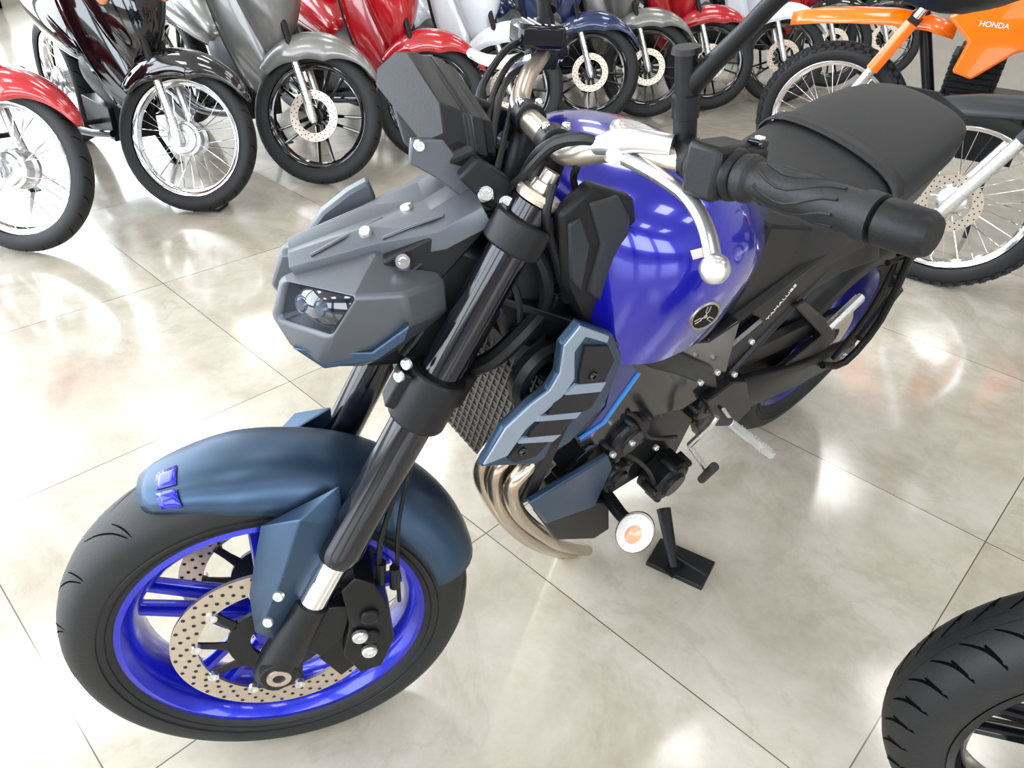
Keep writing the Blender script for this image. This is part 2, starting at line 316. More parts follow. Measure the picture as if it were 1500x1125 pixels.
# handlebar
r1=S(838,226,.10); r2_=S(905,220,.155)
half=[V((r1.x+.004,0,r1.z-.004)),V((r1.x+.003,.05,r1.z-.004)),r1,r2_,V((-.425,.235,1.071)),V((-.455,.31,1.077)),V((-.491,.41,1.083))]
full=[V((p.x,-p.y,p.z)) for p in half[:0:-1]]+half
hb=MB().tube(full,[.011]*3+[.0115,.013,.014,.014,.014,.013,.0115]+[.011]*3,16,sm=5).build('handlebar',champ,bike,ST)
def bar(Y):
    s=1 if Y>=0 else -1; a=abs(Y); b,c_,d_=half[4],half[5],half[6]
    if a<c_.y: t=(a-b.y)/(c_.y-b.y); p=b.lerp(c_,t)
    else: t=(a-c_.y)/(d_.y-c_.y); p=c_.lerp(d_,t)
    return V((p.x,s*p.y,p.z))
for s in(1,-1):
    mb=MB().tube([bar(s*.277),bar(s*.283),bar(s*.287),bar(s*.290),bar(s*.33),bar(s*.376),bar(s*.380),bar(s*.392)],[.019,.0205,.0195,.0158,.0168,.0163,.0188,.0188],24)
    d=(bar(.38)-bar(.29)).normalized(); dd=V((d.x,s*d.y,d.z))
    u=dd.orthogonal().normalized(); w=dd.cross(u)
    for k in range(9):
        a=2*pi*k/9; pts=[]
        for j in range(8):
            t=j/7; aa=a+.5*sin(t*pi*1.5); pts.append(bar(s*(.298+.068*t))+(u*cos(aa)+w*sin(aa))*.0164)
        mb.tube(pts,.0014,5)
    mb.build('grip',rub,hb,ST)
    MB().tube([bar(s*.393),bar(s*.396),bar(s*.425),bar(s*.43)],[.013,.0178,.017,.014],24).build('bar_end',blk,hb,ST)
    c_=bar(s*.254); Rz=dd.to_track_quat('Y','Z').to_matrix() if s>0 else (-dd).to_track_quat('Y','Z').to_matrix()
    mb=MB().box(c_+V((.002,0,.001)),(.046,.036,.046),Rz).box(c_+V((-.022,s*.004,.006)),(.024,.028,.032),Rz)
    mb.tube([c_-dd*.024,c_+dd*.024],.0225,20)
    sw=mb.build('switch_box',blk,hb,ST,bevel=.005)
    MB().box(c_+V((-.028,s*.004,.024)),(.012,.016,.008),Rz).build('switch',gblk,hb,ST,bevel=.002)
    MB().box(c_+V((-.034,s*.002,.0)),(.008,.014,.012),Rz).build('switch',gblk,hb,ST,bevel=.002)
    MB().box(c_+V((-.03,s*.003,.0285)),(.005,.007,.002),Rz).build('switch_mark',white,hb,ST)
# clutch lever and perch
lp=[S(*p) for p in((900,224,.172),(935,240,.192),(972,262,.218),(1008,290,.25),(1034,333,.295),(1046,385,.338))]
MB().tube(lp,[.010,.011,.0098,.009,.008,.0075],12,sm=5,fl=.65).ball(S(1047,394,.345),.0125).build('clutch_lever',silver,hb,ST)
mb=MB().tube([S(872,214,.155),S(900,208,.172),S(935,206,.19),S(985,214,.21)],[.008,.012,.011,.010],14,sm=3).lathe(S(905,216,.176),(0,0,1),[(.0001,.014),(.009,.014),(.011,.011),(.011,-.012)],16)
mb.build('clutch_perch',silver,hb,ST)
mb=MB().tube([bar(.235)+V((.0,-.03,.0)),bar(.235)],[.0175,.0185],18); mb.build('perch_clamp',blk,hb,ST,bevel=.002)
# brake master right
MB().box(S(787,50,-.215),(.065,.055,.03)).build('brake_reservoir',gblk,hb,ST,bevel=.006)
MB().tube([S(780,85,-.20),S(745,92,-.215),S(712,88,-.25),S(690,78,-.30)],[.011,.01,.008,.007],10,sm=3).build('brake_lever',silver,hb,ST)
for k in range(4): text('reservoir_lettering','WARNING CLEAN FILLER CAP' if k%2==0 else 'USE ONLY DOT 4 BRAKE FLUID',.0042,S(787,50,-.215)+V((.015-.009*k,0,.0155)),(0,1,0),(-1,0,0),white,hb,.0,ST)
# bar clamps
for s in(1,-1):
    b0=V((half[1].x,s*.05,half[1].z))
    cl=MB().tube([tp(.74,s*.045,-.03),b0+V((0,0,-.012))],[.017,.017],16).tube([b0+V((0,-.014,0)),b0+V((0,.014,0))],.0195,20).build('bar_clamp',blk,hb,ST,bevel=.002)
    bolts('clamp_screw',[b0+V((x,0,.018)) for x in(-.012,.012)],(0,0,1),.005,.004,chrome,hb,ST)
# mirrors
for s in(1,-1):
    a=S(1003,205,.205); b=S(1006,68,.205)
    arm=[S(1012,125,.205),S(1045,92,.225),S(1090,48,.255),S(1160,-20,.30),S(1260,-60,.35)]; hd=S(1392,-26,.41)
    fl_=lambda p:V((p.x,s*p.y,p.z)); a,b,hd=fl_(a),fl_(b),fl_(hd); arm=[fl_(p) for p in arm]
    mb=MB().tube([a,a.lerp(b,.25),a.lerp(b,.26),a.lerp(b,.5),a.lerp(b,.52),a.lerp(b,.93),a.lerp(b,.94),b],[.0105,.0105,.012,.012,.0098,.0098,.013,.012],16)
    mb.tube(arm+[hd],[.011,.0085,.0075,.007,.0065,.006],12,sm=4)
    mr_=mb.build('mirror_stem',blk,bike,ST)
    rg=[]
    for k,(sc,dx) in enumerate(((.7,.022),(.95,.012),(1,0),(.96,-.006))):
        rg.append([hd+V((dx,cos(t)*.062*sc*(1+.15*cos(2*t)),sin(t)*.036*sc+.02)) for t in[2*pi*i/20 for i in range(20)]])
    MB().loft(rg).build('mirror_head',blk,mr_,ST)
    MB().add([p+V((-.001,0,0)) for p in rg[3]],[tuple(range(20))]).build('mirror_glass',chrome,mr_,ST)
# hoses and cables
def cable(name,pts,r=.004,m=blk,f=ST,par=bike): return MB().tube([S(*p) if f is ST else P(*p) for p in pts],r,8,sm=6).build(name,m,par,f)
cable('brake_hose',[(555,835,.1),(558,790,.1),(575,735,.09),(590,690,.07),(600,640,.05),(620,590,.03)])
cable('brake_hose',[(585,880,.1),(582,820,.095),(585,760,.085),(598,700,.07),(612,650,.05)],.003)
for a_ in((558,838),(578,845)): MB().tube([S(a_[0],a_[1]-14,.1),S(a_[0],a_[1]+14,.1)],.0075,10).build('hose_fitting',blk,bike,ST)
cable('brake_hose',[(700,185,-.05),(705,130,-.12),(735,80,-.18),(760,62,-.2)],.005)
cable('brake_hose',[(712,200,-.03),(722,140,-.1),(745,95,-.17),(765,80,-.2)],.004)
cable('wiring',[(720,230,.0),(730,150,-.08),(750,110,-.15),(780,95,-.19)],.0045)
cable('wiring',[(728,250,.02),(742,190,-.04),(755,140,-.12),(775,115,-.17)],.004)
cable('clutch_cable',[(895,215,.17),(855,205,.15),(810,215,.12),(770,255,.1),(735,300,.06),(760,360,.02)],.005)
cable('wiring',[(990,245,.21),(900,215,.14),(840,200,.11),(790,220,.09),(760,270,.06),(740,330,.02)],.0045)
cable('cable_tie',[(836,212,.1),(845,240,.115),(840,262,.1),(848,290,.1)],.004)
cable('wiring',[(600,400,.08),(640,370,.07),(690,380,.05),(720,420,.03)],.004)
cable('wiring',[(590,520,.08),(620,480,.07),(640,420,.05),(690,400,.03)],.005)
cable('wiring',[(605,470,.08),(650,440,.07),(660,400,.06),(700,370,.05)],.004)
# tank
def crom(T,m):
    o=[]
    for i in range(len(T)-1):
        a=T[max(i-1,0)];b=T[i];c=T[i+1];d=T[min(i+2,len(T)-1)]
        for j in range(m):
            t=j/m; o.append([.5*(2*q+(r-p)*t+(2*p-5*q+4*r-s)*t*t+(3*q-p-3*r+s)*t**3) for p,q,r,s in zip(a,b,c,d)])
    return o+[list(T[-1])]
def sect(x,zt,hw,zw,zb,hb_,k=14):
    o=[]
    for i in range(k+1):
        t=i/k*pi/2; o.append(V((x,hw*sin(t)**.8,zw+(zt-zw)*cos(t)**.85)))
    for q in(.2,.45,.7,.9,1): o.append(V((x,hw+(hb_-hw)*q**1.25,zw-(zw-zb)*q)))
    o.append(V((x,hb_*.8,zb-.004))); return o
TS=[(-.365,.965,.06,.92,.85,.055),(-.385,.985,.11,.91,.80,.10),(-.42,1.0,.148,.895,.765,.135),(-.48,1.006,.176,.88,.752,.160),(-.54,1.0,.187,.868,.748,.166),(-.61,.98,.18,.855,.742,.160),(-.68,.95,.157,.84,.738,.142),(-.75,.912,.124,.82,.745,.11),(-.82,.878,.094,.80,.755,.085)]
rg=[]
for t in crom(TS,4):
    h_=sect(*t); rg.append([V((p.x,-p.y,p.z)) for p in h_[::-1]]+h_[1:])
tmb=MB().loft(rg,True); tank=tmb.build('fuel_tank',blue,bike,ang=50)
tb=BVHTree.FromPolygons(tmb.v,tmb.f)
def TP(x,y):
    o=BI@CO; d=BI.to_3x3()@ray(x,y); h=tb.ray_cast(o,d)
    if h[0] is None: return P(x,y,.16),V((0,1,0))
    n=h[1]; n=-n if n.dot(d)>0 else n
    return h[0],n
e0,nr=TP(1030,460); nr=(nr+(BI@CO-e0).normalized()*.35).normalized(); xu=V((-1,.0,0)); xu=(xu-nr*xu.dot(nr)).normalized(); yu=nr.cross(xu)
mb=MB().lathe(e0,nr,[(.0001,.005),(.0195,.005),(.0195,-.006)],32,1).lathe(e0,nr,[(.0195,.004),(.020,.0065),(.0222,.0065),(.0232,.004),(.0232,-.012)],32,0)
for k in range(3):
    a=pi/2+k*2*pi/3; d_=xu*cos(a)+yu*sin(a); t_=nr.cross(d_)
    mb.tube([e0+nr*.0055-d_*.003,e0+nr*.0055+d_*.007],.0008,6,0)
    for q in(-1,1): mb.tube([e0+nr*.0055+d_*.006,e0+nr*.0055+d_*.007+t_*.0022*q,e0+nr*.0055+d_*.0165+t_*.0026*q],.0007,6,0)
mb.build('tank_emblem',[champ,blk],tank)
g=[]
for a,b in((1010,367),(1030,362),(1034,375),(1014,380)): p_,n_=TP(a,b); g.append(p_+n_*.0015)
MB().add(g,[(0,1,2,3)]).build('tank_sticker',pink,tank,solid=.0008)
h=tb.ray_cast(V((-.52,0,1.3)),V((0,0,-1))); MB().lathe(h[0],h[1] if h[1].z>0 else -h[1],[(.0001,.009),(.022,.009),(.024,.007),(.03,.007),(.036,.004),(.037,-.004)],32).build('fuel_cap',silver,tank,bevel=.0005)
# seat
def ssec(x,z,hw,th,k=8):
    return [V((x,hw*sin(t),z-th*(1-max(0,cos(t))**.42))) for t in[-pi/2+pi*i/(2*k)*1 for i in range(2*k+1)]]
SS=[(-.79,.872,.085,.05),(-.86,.856,.12,.065),(-.95,.85,.14,.075),(-1.04,.868,.147,.08),(-1.085,.882,.146,.08),(-1.10,.889,.147,.082),(-1.13,.895,.147,.082),(-1.145,.899,.144,.08),(-1.25,.923,.14,.075),(-1.36,.935,.127,.07),(-1.43,.932,.108,.065),(-1.46,.915,.09,.05)]
seat=MB().loft([ssec(*t) for t in SS],False,closed=False).build('seat',seatm,bike,sub=1,ang=180)
MB().loft([[p+V((0,p.y*.02,.004)) for p in ssec(-1.096,.889,.148,.085)],[p+V((0,p.y*.02,.004)) for p in ssec(-1.128,.896,.148,.085)]],False,closed=False).build('seat_strap',seatm,seat,solid=.004)
rg=[]
for x,zt,hw,zb in((-.80,.84,.10,.66),(-.95,.80,.13,.70),(-1.15,.835,.142,.72),(-1.35,.88,.125,.77),(-1.455,.90,.086,.83),(-1.47,.915,.083,.87)):
    rg.append([V((x,a*hw,b)) for a,b in((-1,zt),(-.9,zb),(0,zb-.01),(.9,zb),(1,zt),(0,zt+.02))])
MB().loft(rg).build('tail_cover',blk,bike,bevel=.006)
# frame & engine
for s in(1,-1):
    path=[(-.27,.05,.86,.03,.06),(-.40,.12,.80,.02,.075),(-.58,.145,.70,.018,.08),(-.75,.14,.58,.02,.09),(-.86,.12,.46,.025,.1),(-.87,.11,.34,.02,.06)]
    rg=[]
    for x,y,z,a,b in path: rg.append([V((x+b*.35*p,s*y+s*a*q*.6,z+b*.5*p)) for p,q in((1,-1),(1,.6),(.6,1),(-.6,1),(-1,.6),(-1,-1))])
    MB().loft(rg).build('frame_beam',eng,bike,bevel=.004)
    MB().tube([(-.72,s*.12,.68),(-.95,s*.115,.74),(-1.2,s*.1,.80)],.015,10).tube([(-.85,s*.12,.5),(-1.05,s*.11,.68),(-1.2,s*.1,.78)],.012,10).build('subframe',blk,bike)
mb=MB().box((-.67,0,.40),(.32,.23,.22)).box((-.52,0,.55),(.2,.25,.26),M.Rotation(.6,3,'Y')).box((-.62,0,.28),(.16,.14,.08)).box((-.47,0,.68),(.16,.2,.12),M.Rotation(.6,3,'Y'))
mb.box((-.45,0,.78),(.22,.18,.18)).box((-.9,0,.6),(.22,.18,.26)).box((-1.02,0,.66),(.2,.18,.14)).box((-.37,0,.86),(.12,.10,.16))
for k in range(5): mb.box((-.44-.012*k,.12,.50+.018*k),(.08,.03,.006),M.Rotation(.6,3,'Y'))
en=mb.build('engine',eng,bike,bevel=.015)
for (x,y,Y,r,h) in((985,708,.17,.050,.03),(925,645,.155,.045,.02),(1045,590,.15,.045,.02),(905,700,.15,.032,.03)):
    c=P(x,y,Y); mb=MB().lathe(c,(0,1,0),[(r,-.05),(r,-.006),(r*.9,0),(r*.6,.002),(r*.55,h*.3),(.0001,h*.3)],28)
    for k in range(5): mb.lathe(c+V((cos(k*1.257)*r*1.02,-.004,sin(k*1.257)*r*1.02)),(0,1,0),[(.0001,.004),(.005,.004),(.008,-.002),(.009,-.03)],10)
    mb.build('engine_cover',eng,en,bevel=.001)
bolts('engine_bolt',[P(x,y,.165) for x,y in((925,648),(897,665),(1025,560),(1075,548),(1050,545),(960,655),(1100,500))],(0,1,.2),.0055,.005,silver,en)
cable('coolant_hose',[(770,600,.1),(760,560,.11),(790,520,.11),(840,510,.1),(880,520,.08)],.014,blk,None)
cable('coolant_hose',[(690,540,.06),(730,520,.09),(780,470,.09),(800,440,.07)],.012,blk,None)
cable('coolant_hose',[(760,340,.06),(790,380,.085),(800,430,.09),(780,490,.08)],.009,blk,None)
cable('wiring',[(745,400,.06),(760,450,.08),(750,500,.08),(700,530,.06)],.005,blk,None)
cable('wiring',[(810,270,.09),(800,320,.1),(815,380,.1),(830,440,.1)],.005,blk,None)
cable('wiring',[(900,600,.12),(930,610,.15),(950,640,.16),(990,640,.15)],.004,blk,None)
cable('wiring',[(880,690,.13),(910,665,.15),(950,690,.16),(965,730,.15)],.004,blk,None)
for s in(1,-1):
    q=[P(x,y,.07) for x,y in((745,400),(800,330),(850,380),(868,440),(845,475),(800,520),(745,500),(725,450))]; q=[V((p.x,s*p.y,p.z)) for p in q]
    MB().prism(q,(0,-s*.02,0)).build('inner_panel',dgr,bike,bevel=.006)
# radiator
RC=V((-.345,0,.635)); R_=M.Rotation(-.15,3,'Y')
rad=MB().box(RC,(.03,.30,.215),R_).build('radiator',blk,bike,bevel=.004)
mb=MB().box(RC+R_@V((.014,0,0)),(.004,.285,.205),R_)
for i in range(18): mb.box(RC+R_@V((.017,0,-.098+i*.0115)),(.003,.285,.003),R_)
for i in range(25): mb.box(RC+R_@V((.018,-.138+i*.0115,0)),(.003,.003,.202),R_)
mb.build('radiator_grille',radm,rad)
# headers
for pth in([(800,660,.13),(768,688,.135),(750,715,.135),(758,748,.135),(785,775,.13),(822,798,.12),(860,806,.10)],[(775,645,.10),(745,668,.105),(726,698,.105),(731,738,.105),(760,776,.105),(800,801,.10),(845,812,.08)],[(745,635,.07),(722,655,.08),(706,682,.08),(709,712,.08),(736,757,.08),(778,794,.08),(825,812,.07)]):
    MB().tube([P(*p) for p in pth],.0125,16,sm=5).build('exhaust_header',bronze,bike)
MB().tube([(-.58,0,.18),(-.66,0,.17),(-.95,-.03,.19),(-1.0,-.03,.19)],[.04,.07,.07,.03],20).build('exhaust_box',eng,bike)
# scoops and covers
for s in(1,-1):
    def Q(l,Y,dy=0): return [V((p.x,s*(p.y+dy),p.z)) for p in[P(x,y,Y) for x,y in l]]
    out=[(705,684),(738,628),(776,592),(803,572),(818,548),(824,506),(850,474),(898,490),(912,528),(886,592),(835,648),(785,680)]
    sc=MB().prism(Q(out,.15),(0,-s*.012,0)).build('radiator_scoop',mblue,bike,bevel=.002)
    MB().prism(Q([(709,682),(741,629),(778,594),(806,573),(821,548),(827,508),(851,478),(893,493),(890,503),(858,494),(842,516),(842,556),(822,584),(794,608),(770,630),(744,668)],.152),(0,-s*.004,0)).build('scoop_trim',lgrey,sc,bevel=.001)
    for l in([(850,545),(858,508),(892,508),(900,528),(884,562),(848,566)],[(812,592),(834,576),(880,573),(866,598),(842,608),(800,612)],[(780,630),(794,616),(842,612),(820,638),(772,644)],[(744,672),(766,648),(806,646),(786,668),(754,678)]):
        MB().prism(Q(l,.1535),(0,-s*.003,0)).build('scoop_mesh',meshm,sc)
    for l in([(844,564),(888,560),(880,574),(828,579)],[(792,610),(852,604),(844,613),(786,618)],[(768,642),(822,637),(810,647),(760,650)]):
        MB().prism(Q(l,.1545),(0,-s*.004,0)).build('scoop_bar',lgrey,sc)
    if s>0: bolts('scoop_bolt',[P(868,550,.155),P(765,661,.155)],(0,1,0),.0065,.004,gblk,sc)
    MB().prism(Q([(898,498),(930,508),(1040,500),(1085,470),(1060,560),(1000,600),(960,610),(900,650),(850,655),(840,640),(890,590),(912,530)],.142),(0,-s*.03,0)).build('side_panel',gblk,bike,bevel=.003)
    MB().prism(Q([(905,515),(938,548),(868,640),(848,648),(888,595)],.144),(0,-s*.003,0)).build('side_panel_inset',dkblue,bike)
    MB().prism(Q([(935,546),(939,548),(886,622),(850,645),(850,642),(883,619)],.146),(0,-s*.003,0)).build('side_panel_stripe',cyan,bike)
    sh=V((0,0,0)) if s>0 else V((-.06,.03,.05))
    MB().prism([p+sh for p in Q([(776,738),(892,668),(898,684),(872,742),(800,768)],.165)],(0,-s*.012,0)).build('chin_fairing',mblue,bike,bevel=.003)
    if s>0: MB().prism(Q([(784,750),(872,735),(893,735),(893,775),(870,790),(815,792)],.15),(0,-s*.012,0)).build('chin_fairing_lower',blk,bike,bevel=.004)
    MB().prism(Q([(822,318),(872,272),(930,290),(938,350),(926,432),(888,490),(850,470),(828,420)],.112),(0,-s*.018,0)).build('air_duct',blk,bike,bevel=.006)
    MB().prism(Q([(866,300),(908,288),(925,320),(920,390),(886,450),(862,430),(882,360)],.116),(0,-s*.01,0)).build('duct_panel',dgr,bike,bevel=.004)
    MB().prism(Q([(834,330),(852,320),(866,360),(852,430),(836,410)],.115),(0,-s*.008,0)).build('duct_panel',dgr,bike,bevel=.003)
    c=P(930,780,.235); c.y*=s; ax=V((.75,s*.25,.5)).normalized(); b=P(885,722,.13); b.y*=s
    eu_=V((-.3,0,1)); eu_=(eu_-ax*eu_.dot(ax)).normalized()
    ind=MB().lathe(c,ax,[(.012,-.045),(.026,-.03),(.032,-.004),(.032,0)],24).stretch(c,eu_,1.22).tube([b,b.lerp(c,.6),c-ax*.03],[.014,.012,.016],12).build('indicator',blk,bike)
    MB().lathe(c,ax,[(.0315,-.002),(.0295,.006),(.021,.012),(.01,.0155),(.0001,.016)],28).stretch(c,eu_,1.22).build('indicator_lens',clear,ind)
    MB().lathe(c,ax,[(.0135,.0145),(.010,.0165),(.0001,.0175)],16).stretch(c,eu_,1.35).build('indicator_bulb',orange,ind)
    MB().prism(Q([(1045,500),(1092,420),(1130,330),(1200,335),(1290,350),(1290,380),(1235,400),(1190,428),(1145,476),(1100,525),(1055,555),(1010,560)],.12),(0,-s*.05,0)).build('side_cover',blk,bike,bevel=.006)
pg=[P(1068,618,.2),P(1130,666,.27)]
for s in(1,-1):
    q=[V((p.x,s*p.y,p.z)) for p in pg]
    mb=MB().tube(q,[.009,.0095],8)
    for k in range(12): mb.box(q[0].lerp(q[1],.22+.76*k/12),(.017,.003,.014))
    mb.build('foot_peg',silver,bike,bevel=.0008)
    l=[P(x,y,.16) for x,y in((1035,590),(1075,560),(1095,560),(1100,600),(1075,625),(1050,625))]; l=[V((p.x,s*p.y,p.z)) for p in l]
    MB().prism(l,(0,-s*.02,0)).build('peg_bracket',eng,bike,bevel=.003)
    l=[P(x,y,.13) for x,y in((1180,440),(1225,480),(1222,500),(1150,560),(1140,545),(1205,492),(1165,450))]; l=[V((p.x,s*p.y,p.z)) for p in l]
    MB().prism(l,(0,-s*.015,0)).build('passenger_hanger',eng,bike,bevel=.003)
    q=[P(1214,480,.15),P(1262,434,.15)]; q=[V((p.x,s*p.y,p.z)) for p in q]
    mb=MB().tube(q,[.008,.009],8)
    for k in range(9): mb.box(q[0].lerp(q[1],.1+.9*k/9),(.010,.022,.005),(q[1]-q[0]).to_track_quat('X','Z').to_matrix())
    mb.build('passenger_peg',silver,bike)
MB().tube([P(1010,652,.17),P(1042,622,.19),P(1050,610,.19)],.006,8).tube([P(1010,652,.17),P(1035,690,.2)],.005,8).build('shift_lever',silver,bike)
MB().tube([P(1028,702,.19),P(1046,684,.24)],.009,10).build('shift_pedal',rub,bike)
MB().tube([P(1060,600,.17),P(1095,650,.14)],.004,8).build('shift_rod',silver,bike)
# side stand
a=P(972,745,.15); g=BI@W(988,832,.026); tng=BI@W(1034,842,.04)
MB().tube([a,a.lerp(g,.5),g],[.016,.013,.010],12).tube([a.lerp(g,.75),tng],[.006,.005],8).box(g,(.05,.03,.005),M.Rotation(.2,3,'X')).build('side_stand',blk,bike,bevel=.001)
# rear wheel, swingarm
RW=M.Translation((-1.44,0,.315))
mb=MB(); rimring(mb,.217,.07)
for k in range(5):
    an=2*pi*k/5+.1
    for s in(-1,1): rectspoke(mb,an+s*.42,.05,an+s*.13,.196,.028,.018,.035,.03)
mb.lathe((0,0,0),(0,1,0),[(.014,-.07),(.045,-.07),(.055,-.03),(.055,.03),(.045,.07),(.014,.07)],32,closed=True)
rw=mb.build('rear_wheel',dkblue,bike,RW,ang=40); tyre(rw,RW,.315,.090,.219)
disc(rw,RW,-.085,.08,.12,3,40)
mb=MB(); mb.lathe((0,.085,0),(0,1,0),[(.05,-.004),(.10,-.004),(.105,0),(.10,.004),(.05,.004)],45,closed=True); mb.build('rear_sprocket',steel,rw,RW)
mb=MB()
for s in(1,-1):
    rg=[]
    for x,y,z,h in((-.84,.10,.42,.05),(-1.0,.125,.40,.055),(-1.2,.13,.36,.045),(-1.42,.125,.32,.035),(-1.49,.125,.31,.03)):
        rg.append([V((x,s*y+a_*.016,z+b_*h)) for a_,b_ in((-1,-.7),(-.5,-1),(.5,-1),(1,-.7),(1,.7),(.5,1),(-.5,1),(-1,.7))])
    mb.loft(rg)
mb.box((-.92,0,.41),(.1,.24,.08)); sa=mb.build('swingarm',eng,bike,bevel=.003)
for z0,z1 in((.47,.422),(.37,.21)): MB().tube([(-.86,.085,z0),(-1.44,.085,z1)],.006,6).build('drive_chain',steel,sa)
rg=[]
for i in range(17):
    ph=radians(8+105*i/16); rg.append([V((-1.44+cos(ph)*(.335-.075*abs(u)**2.5),.098*sin(u*pi/2),.315+sin(ph)*(.335-.075*abs(u)**2.5))) for u in[-1+j/5 for j in range(11)]])
MB().loft(rg,False,closed=False).build('rear_hugger',blk,bike,solid=.004,ang=60)
MB().prism([V((x,.105,z)) for x,z in((-.95,.52),(-1.2,.50),(-1.40,.46),(-1.42,.43),(-1.2,.44),(-.95,.47))],(0,-.02,0)).build('chain_guard',blk,bike,bevel=.003)
MB().tube([(-1.44,-.15,.315),(-1.44,.15,.315)],.014,16).build('rear_axle',silver,rw)
mb=MB().tube([P(1338,325,.16),P(1338,362,.17),P(1290,468,.18),P(1238,530,.17),P(1205,535,.15)],.009,8,sm=3).tube([P(1300,385,.15),P(1332,372,.16)],.007,8)
mb.tube([P(1322,330,.15),P(1322,362,.15),P(1275,455,.16),P(1220,525,.15)],.006,8,sm=3); pcx=mb.build('plate_carrier',blk,bike)
MB().box((-1.66,0,.50),(.01,.2,.14),M.Rotation(-.4,3,'Y')).tube([(-1.48,.14,.36),(-1.62,.12,.45),(-1.66,0,.5)],.012,8).build('plate_holder',blk,pcx)
MB().box((-1.49,0,.86),(.05,.1,.04)).build('tail_light',red,bike,bevel=.008)
text('frame_lettering','YAMALUBE',.016,P(1142,441,.123),P(1152,428,.123)-P(1132,452,.123),V((.1,0,1)),white,bike,.004)
MB().tube([P(1050,520,.13),P(1110,470,.13)],.012,10).build('shock_reservoir',gblk,bike)
# ======================= BACKGROUND BIKES
def wire(mb,rh,rr,wh,n=32,r=.0016,m=0):
    for k in range(n):
        a=2*pi*k/n; s=1 if k%2 else -1; o=.35*(1 if (k//2)%2 else -1)
        mb.tube([(cos(a+o)*rh,s*wh,sin(a+o)*rh),(cos(a)*rr,0,sin(a)*rr)],r,4,m)
def fwheel_bg(root,f,R,w,kind,rimm,hubm,nm):
    rb=R*.79 if kind!='alloy' else R*.76
    mb=MB(); rimring(mb,rb,w*.62,48)
    if kind=='alloy':
        for k in range(5):
            a=2*pi*k/5
            for s in(-1,1): rectspoke(mb,a+s*.35,.03,a+s*.16,rb-.02,.018,.012,.02,.016)
        mb.lathe((0,0,0),(0,1,0),[(.01,-.04),(.035,-.04),(.04,0),(.035,.04),(.01,.04)],24,closed=True)
    else: wire(mb,.05,rb-.012,.03)
    o=mb.build(nm,rimm,root,f); tyre(o,f,R,w,rb,64,'knob' if kind=='dirt' else 'street')
    if kind=='wire':
        MB().lathe((0,0,0),(0,1,0),[(.01,-.06),(.03,-.058),(.034,-.05),(.055,-.045),(.058,-.035),(.068,-.03),(.07,-.02),(.06,-.012),(.06,.02),(.07,.03),(.068,.045),(.05,.058),(.01,.06)],32,closed=True).build('hub',hubm,o,f)
    else:
        if kind=='dirt': MB().lathe((0,0,0),(0,1,0),[(.01,-.05),(.05,-.035),(.03,0),(.05,.035),(.01,.05)],24,closed=True).build('hub',silver,o,f)
        disc(o,f,-.055 if kind=='alloy' else .06,.07,.105,3,36)
    return o
